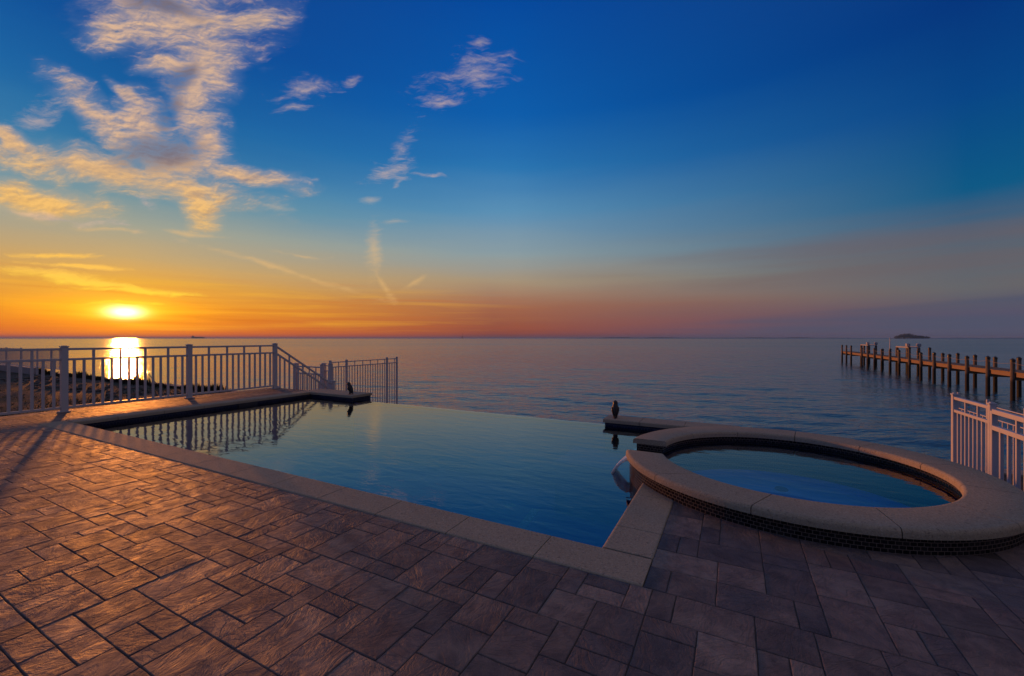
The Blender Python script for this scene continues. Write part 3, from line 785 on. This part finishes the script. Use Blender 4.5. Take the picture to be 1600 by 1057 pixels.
# gate and lower fence
gt = picket_fence('gate', 'white yard gate between two thick posts below the stair railing', 'gate', None, -3.39, 6.25, Z_LOW, 'u', 1.29, [0, 1.29], 0.115, 1.80, 1.72, 1.50, 0.10, 0.04, 0.028, 0.108, z0=-0.1)
picket_fence('fence', 'white lower yard fence running out to the seawall past the gate', 'fence', None, -1.75, 6.25, Z_LOW, 'v', 2.9, [0.0, 0.62, 2.42, 2.92], 0.058, 1.925, 1.885, 1.735, 0.10, 0.03, 0.022, 0.1125, z0=-0.1)
picket_fence('fence', 'short white fence panel between the gate post and the lower yard fence', 'fence', None, -2.10+0.06, 6.25, Z_LOW, 'u', 0.3, [0.0, 0.30], 0.10, 1.84, 1.78, 1.62, 0.10, 0.03, 0.022, 0.1, z0=-0.1)
# right hand fence
picket_fence('fence', 'pink lit white fence behind the spa with two end posts', 'fence', None, 11.92, 4.0, Z_LOW, 'v', 0.89, [0.0, 0.89], 0.056, 1.905, 1.865, 1.70, 0.10, 0.036, 0.022, 0.099, z0=-0.1)
picket_fence('fence', 'lower railed white fence section continuing towards the camera from the pink lit fence', 'fence', None, 11.92, 1.3, Z_LOW, 'v', 2.62, [0.0, 2.665], 0.05, 1.84, 1.835, 1.655, 0.10, 0.05, 0.026, 0.147, z0=-0.1, caps=False)
picket_fence('fence', 'thin white back fence seen through the pickets of the pink lit fence', 'fence', None, 13.2, 4.3, Z_LOW, 'v', 4.6, [0.0, 1.05, 2.10, 3.15, 4.2], 0.035, 1.60, 1.50, 1.30, 0.10, 0.016, 0.018, 0.15, z0=-0.1, third=99, caps=False)

# ------------------------------------------------------------------ lower ground, seawall, shore
def lawn(u0, u1, v0, v1, name, label, nu, nv, mound=0.0):
    bm = bmesh.new(); g = random.Random(5); vs = {}
    for i in range(nu+1):
        for j in range(nv+1):
            u = u0+(u1-u0)*i/nu; v = v0+(v1-v0)*j/nv
            z = 0.03*math.sin(u*1.3+v)+0.03*math.sin(u*0.47-v*1.9)
            vs[i, j] = bm.verts.new((u, v, z*0.6))
    for i in range(nu):
        for j in range(nv): bm.faces.new((vs[i, j], vs[i+1, j], vs[i+1, j+1], vs[i, j+1]))
    return tag(build(name, bm, M['ground'], loc=A+Vector((0, 0, Z_LOW)), rotz=ANG, smooth=True, up=True), label=label, kind='structure')
lawn(-70, -1.81, -25, SEAWALL_V-0.3, 'lawn', 'patchy grass and bare soil beside the deck', 90, 50)
lawn(-1.80, 11.44, 4.66, SEAWALL_V-0.3, 'yard', 'bare strip of yard below the pool edge', 20, 8)
lawn(11.46, 70, -25, SEAWALL_V-0.3, 'side_yard', 'grass yard behind the spa', 40, 30)
sw = empty('seawall', W(0, SEAWALL_V), ANG, label='long low concrete seawall between the yard and the sea', cat='wall')
bm = bmesh.new(); bx(bm, -70, 70, -0.2, 0.0, -4.0, Z_LOW-0.02); build('wall', bm, M['concrete'], sw)
bm = bmesh.new(); bx(bm, -70, 70, -0.32, 0.06, Z_LOW-0.02, Z_LOW+0.06, 0.015); build('cap', bm, M['concrete'], sw)
# grass blades
bm = bmesh.new(); g = random.Random(21)
for _ in range(14000):
    u = -1.95-abs(g.gauss(0, 9)); v = g.uniform(-1, 8.7)
    if math.sin(u*0.9+v*0.7)+math.sin(v*1.9-u*0.35) < g.uniform(-1.1, 0.4): continue
    h = g.uniform(0.04, 0.10); w_ = g.uniform(0.008, 0.018); a = g.uniform(0, 6.28)
    for q in range(2):
        a += 1.9; lx, ly = math.cos(a)*w_, math.sin(a)*w_; bx_, by_ = g.gauss(0, 0.04), g.gauss(0, 0.04)
        bm.faces.new([bm.verts.new(p) for p in ((u-lx, v-ly, 0), (u+lx, v+ly, 0), (u+bx_, v+by_, h))])
tag(build('grass', bm, M['grass'], loc=A+Vector((0, 0, Z_LOW-0.01)), rotz=ANG), label='rough grass in the yard beside the deck', kind='stuff')
# dark weeds along the shore edge
bm = bmesh.new()
for _ in range(7000):
    u = -2.4-g.random()**0.8*46; v = SEAWALL_V-0.45+g.gauss(0, 0.18); 
    h = g.uniform(0.08, 0.42)*(0.55+0.45*math.sin(u*0.8)+0.3*math.sin(u*2.3)); w_ = 0.04; a = g.uniform(0, 6.28)
    h = max(0.07, h)
    lx, ly = math.cos(a)*w_, math.sin(a)*w_
    bm.faces.new([bm.verts.new(p) for p in ((u-lx, v-ly, 0), (u+lx, v+ly, 0), (u+g.gauss(0, 0.06), v+g.gauss(0, 0.06), h))])
tag(build('weeds', bm, M['shrub'], loc=A+Vector((0, 0, Z_LOW)), rotz=ANG), label='dark weeds along the shore edge', kind='stuff')
# pale rubble
bm = bmesh.new()
for _ in range(260):
    u = -3-g.random()*30; v = g.choice((7.2, 6.0))+g.gauss(0, 0.35)+0.3*math.sin(u*0.6); s = g.uniform(0.03, 0.13)
    m_ = Matrix.Translation((u, v, s*0.25)) @ Matrix.Rotation(g.uniform(0, 6.28), 4, 'Z') @ Matrix.Diagonal((s*g.uniform(0.8, 2.0), s, s*0.6, 1))
    r_ = bmesh.ops.create_icosphere(bm, subdivisions=1, radius=1.0, matrix=m_)
    for v_ in r_['verts']: v_.co += Vector((g.gauss(0, s*0.12), g.gauss(0, s*0.12), g.gauss(0, s*0.1)))
tag(build('rubble', bm, M['rock'], loc=A+Vector((0, 0, Z_LOW)), rotz=ANG), label='pale stones and debris strewn over the soil', kind='stuff')
# neighbour's fence on a low white wall
nf = empty('fence', W(-35.4, 8.2, Z_LOW), ANG, label='distant white picket fence on a low pale wall at the shore beyond the lawn', cat='fence')
bm = bmesh.new(); bx(bm, -9, -0.6, -0.15, 0.15, -0.3, 0.46, 0.01); 
for k in range(40): bx(bm, -9+0.21*k, -9+0.21*k+0.05, -0.165, -0.149, 0.0, 0.48)
build('wall', bm, M['pale'], nf)
bm = bmesh.new(); bx(bm, -16, 5.6, -0.03, 0.03, 1.80, 1.85); build('rail', bm, M['white'], nf)
bm = bmesh.new(); bx(bm, -16, 5.6, -0.03, 0.03, 0.50, 0.55); build('rail', bm, M['white'], nf)
for s in (-14, -10.5, -7, -3.5, 0.0, 2.8, 5.6):
    bm = bmesh.new(); bx(bm, s-0.05, s+0.05, -0.05, 0.05, -0.1, 1.90, 0.005, 1); build('post', bm, M['white'], nf)
pp = None
for k in range(98):
    s = -14.9+0.21*k
    if pp is None:
        bm = bmesh.new(); bx(bm, -0.016, 0.016, -0.016, 0.016, 0.55, 1.80); pp = build('picket', bm, M['white'], nf); pp.location = (s, 0, 0)
    else: reuse(pp, nf, (s, 0, 0))
# bent handrail by the shore
hr = empty('handrail', W(-24.0, 8.9, Z_LOW), ANG, label='thin bent metal handrail going down to the water at the shore edge', cat='handrail')
for dx in (0.0, 2.3):
    bm = bmesh.new()
    tube(bm, [(dx, 0, 0), (dx, 0, 0.85), (dx+0.25, 0.05, 0.98), (dx-1.1, 0.3, 1.25)] if dx == 0 else [(dx, 0, 0), (dx, 0, 0.62), (dx+1.3, 0, 0.62), (dx+2.6, -0.1, 0.05)], 0.022, 8)
    build('rail', bm, M['dark'], hr)

# ------------------------------------------------------------------ pier
PU0, PW = 23.8, 1.15; SP = 2.68; V1 = 76.4; PZ = -0.62
pr = empty('pier', W(PU0, 32.3, Z_SEA), ANG, label='long narrow wooden pier on rows of timber piles reaching out from the shore', cat='pier')
bm = bmesh.new()
y0, y1 = SEAWALL_V-32.3-0.1, V1-32.3
k = y0; g = random.Random(3)
while k < y1:
    bx(bm, -0.08+g.gauss(0, 0.008), PW+0.08+g.gauss(0, 0.008), k, k+0.138, 1.64, 1.68+g.gauss(0, 0.002)); k += 0.145
build('deck_boards', bm, M['deckwood'], pr)
bm = bmesh.new(); bx(bm, -0.04, 0.01, y0, y1, 1.40, 1.637); bx(bm, PW-0.01, PW+0.04, y0, y1, 1.40, 1.637); bx(bm, PW/2-0.03, PW/2+0.03, y0, y1, 1.40, 1.637)
build('stringer', bm, M['deckwood'], pr)
pile_proto = {}
def pile(parent, x, y, top, r=0.10):
    key = round(top, 2)
    if key not in pile_proto:
        bm = bmesh.new(); tube(bm, [(0, 0, -2.0), (0, 0, 0.4), (0, 0, top-0.02), (0, 0, top)], [r*1.12, r*1.06, r, r*0.9], 14)
        o = build('pile', bm, M['pile'], parent, smooth=False); o.location = (x, y, 0)
        bm = bmesh.new(); tube(bm, [(0, 0, top-0.10), (0, 0, top+0.015), (0, 0, top+0.10)], [r*1.14, r*1.14, r*0.2], 14)
        c = build('cap', bm, M['dark'], o); pile_proto[key] = (o, c); return o
    o, c = pile_proto[key]; n_ = reuse(o, parent, (x, y, 0)); reuse(c, n_); return n_
ys = [-SP*k for k in range(8, 0, -1)] + [SP*k for k in range(0, 17)]
tops = []
for i, y in enumerate(ys):
    if y < y0: continue
    idx = round(y/SP)
    tp = 2.38 + 0.05*math.sin(idx*2.1)
    if idx >= 14: tp = 2.55
    if idx == 13: continue
    if idx == 6: tp = 2.75
    pile(pr, -0.13, y, round(tp, 2)); tops.append((y, tp))
    if idx not in (15, 16): pile(pr, PW+0.13, y+0.1, round(tp-0.03, 2))
for i in range(len(tops)):
    if i % 1 == 0:
        bm = bmesh.new(); y = tops[i][0]; bx(bm, -0.22, PW+0.22, y-0.05, y+0.05, 1.20, 1.397); build('cross_beam', bm, M['deckwood'], pr)
for (ya, ta), (yb, tb) in zip(tops, tops[1:]):
    if yb-ya > 3.5: continue
    pts = [(-0.13, ya+(yb-ya)*k/6, 2.22+0.5*(ta-2.4)*(1-k/6)-0.10*math.sin(math.pi*k/6)) for k in range(7)]; 
    bm = bmesh.new(); tube(bm, pts, 0.010, 6); build('rope', bm, M['rope'], pr)
def boat_lift(v0, v1, label):
    root = empty('boat_lift', W(25.4, v0, Z_SEA), ANG, label=label, cat='boat lift', group='boat lifts by the pier')
    sp = v1-v0
    for dx in (0.0, 0.85):
        for dy in (0.0, sp):
            bm = bmesh.new(); tube(bm, [(0, 0, -2.0), (0, 0, 2.62)], [0.15, 0.13], 14); p = build('pile', bm, M['pile'], root); p.location = (dx, dy, 0)
        bm = bmesh.new(); bx(bm, dx-0.06, dx+0.06, -0.2, sp+0.2, 2.62, 2.76, 0.01); build('beam', bm, M['pale'], root)
        bm = bmesh.new(); bx(bm, dx-0.14, dx+0.14, -0.25, 0.25, 2.762, 3.08, 0.03); tube(bm, [(dx, -0.36, 2.9), (dx, 0.36, 2.9)], 0.07, 10); build('motor_box', bm, M['pale'], root)
        bm = bmesh.new(); tube(bm, [(dx, 0.16, 2.6), (dx, 0.16, 1.15)], 0.02, 6); build('cable', bm, M['dark'], root)
        bm = bmesh.new(); tube(bm, [(dx, sp-0.16, 2.6), (dx, sp-0.16, 1.15)], 0.02, 6); build('cable', bm, M['dark'], root)
        bm = bmesh.new(); bx(bm, dx-0.07, dx+0.07, 0.1, sp-0.1, 1.0, 1.15); build('cradle', bm, M['dark'], root)
boat_lift(55.0, 58.2, 'boat lift with a white top beam halfway along the pier')
boat_lift(69.6, 72.8, 'boat lift with a white top beam near the outer end of the pier')
mp = empty('flagpole', W(25.1, 59.4, PZ), ANG, label='thin bare white pole standing on the pier beside a boat lift', cat='pole')
bm = bmesh.new(); tube(bm, [(0, 0, 0), (0, 0, 1.0), (0, 0, 1.95)], [0.05, 0.045, 0.03], 10); build('pole', bm, M['white'], mp)
bm = bmesh.new(); bmesh.ops.create_uvsphere(bm, u_segments=10, v_segments=6, radius=0.05, matrix=Matrix.Translation((0, 0, 1.98))); build('finial', bm, M['white'], mp)

# ------------------------------------------------------------------ far shore
def far_point(px, dist): return Vector(((px-800)/655*dist, dist, Z_SEA))
def strip(name, x0, x1, dist, hmax, label, seed, n=120, depth=60):
    bm = bmesh.new(); g = random.Random(seed); prev = None
    for k in range(n+1):
        f = k/n; p = far_point(x0+(x1-x0)*f, dist)
        h = hmax*(0.35+0.65*abs(math.sin(f*23+seed)*math.sin(f*7.1)))*min(1, 8*f, 8*(1-f))+hmax*0.15*g.random()
        cur = [bm.verts.new((p.x, p.y-depth/2, Z_SEA-0.5)), bm.verts.new((p.x, p.y-depth/4, Z_SEA+h*0.7)), bm.verts.new((p.x, p.y+depth/8, Z_SEA+h)), bm.verts.new((p.x, p.y+depth/2, Z_SEA-0.5))]
        if prev:
            for j in range(3): bm.faces.new((prev[j], cur[j], cur[j+1], prev[j+1]))
        prev = cur
    tag(build(name, bm, M['wood_far']), label=label, kind='structure')
strip('coast', 880, 1395, 7000, 13, 'low dark far shore on the horizon', 4)
strip('coast', 1455, 1640, 7500, 10, 'low dark far shore beyond the island', 9)
strip('island', 1394, 1456, 2600, 3, 'small flat island on the horizon', 2, 60, 120)
bm = bmesh.new(); g = random.Random(77)
for k in range(150):
    f = g.random(); px = 1398+54*f; p = far_point(px, 2600+g.uniform(-45, 45))
    hh = (11+17*math.exp(-((f-0.38)/0.32)**2))*g.uniform(0.55, 1.2)
    w_ = g.uniform(4, 8)
    tube(bm, [(p.x, p.y, Z_SEA+1), (p.x, p.y, Z_SEA+hh*0.5)], 0.6, 5)
    for q in range(5):
        m_ = Matrix.Translation((p.x+g.gauss(0, w_*0.45), p.y+g.gauss(0, w_*0.45), Z_SEA+hh*g.uniform(0.4, 0.95))) @ Matrix.Diagonal((w_*g.uniform(0.35, 0.6), w_*0.5, hh*g.uniform(0.12, 0.26), 1))
        bmesh.ops.create_icosphere(bm, subdivisions=1, radius=1.0, matrix=m_)
tag(build('woods', bm, M['wood_far']), label='dark clump of trees covering the small island', kind='stuff')
# cargo ship
p = far_point(309, 6400); sh = empty('cargo_ship', p, 0, label='tiny dark cargo ship on the horizon to the side of the sun', cat='ship')
bm = bmesh.new()
secs = []
for (x, w_, zt) in ((-100, 8, 13), (-80, 13, 12), (60, 13, 12), (88, 9, 14), (104, 1, 17)):
    secs.append([(x, -w_, -3), (x, w_, -3), (x, w_*1.05, zt), (x, -w_*1.05, zt)])
loft(bm, secs); build('hull', bm, M['hull'], sh)
bm = bmesh.new(); bx(bm, -85, -62, -11, 11, 12.1, 33); bx(bm, -80, -70, -5, 5, 33.1, 40); build('superstructure', bm, M['hull'], sh)
bm = bmesh.new()
for x in (-40, -8, 24, 54): bx(bm, x-12, x+12, -11, 11, 12.1, 19+(x % 3))
build('cargo', bm, M['hull'], sh)
bm = bmesh.new()
for x in (-24, 40): tube(bm, [(x, 0, 12), (x, 0, 30)], 1.2, 6)
build('mast', bm, M['hull'], sh)
# beacon
p = far_point(722.5, 2200); bc = empty('navigation_beacon', p, 0, label='slender dark navigation beacon standing in the sea on the horizon', cat='beacon')
bm = bmesh.new()
for (x, y) in ((-3, -3), (3, -3), (3, 3), (-3, 3)): tube(bm, [(x, y, -3), (x*0.4, y*0.4, 12)], 0.5, 6)
bx(bm, -3.6, 3.6, -3.6, 3.6, 4, 4.8); build('frame', bm, M['dark'], bc)
bm = bmesh.new(); tube(bm, [(0, 0, 11), (0, 0, 24)], [1.0, 0.5], 8); build('mast', bm, M['dark'], bc)
bm = bmesh.new(); bmesh.ops.create_cone(bm, cap_ends=True, segments=10, radius1=1.4, radius2=0.9, depth=2.4, matrix=Matrix.Translation((0, 0, 25))); build('lantern', bm, M['dark'], bc)

# ------------------------------------------------------------------ sea haze
bm = bmesh.new(); bx(bm, -21000, 21000, -21000, 21000, Z_SEA-3.4, 44)
hz = tag(build('haze', bm, M['dark']), label='thin sea haze over the water', kind='stuff')
hm = bpy.data.materials.new('haze'); hm.use_nodes = True; ht = hm.node_tree; ht.nodes.remove(ht.nodes['Principled BSDF'])
pv = ht.nodes.new('ShaderNodeVolumePrincipled'); pv.inputs['Density'].default_value = 7e-5; pv.inputs['Color'].default_value = (0.30, 0.55, 0.95, 1)
ht.links.new(pv.outputs[0], ht.nodes['Material Output'].inputs['Volume'])
hz.data.materials.clear(); hz.data.materials.append(hm)
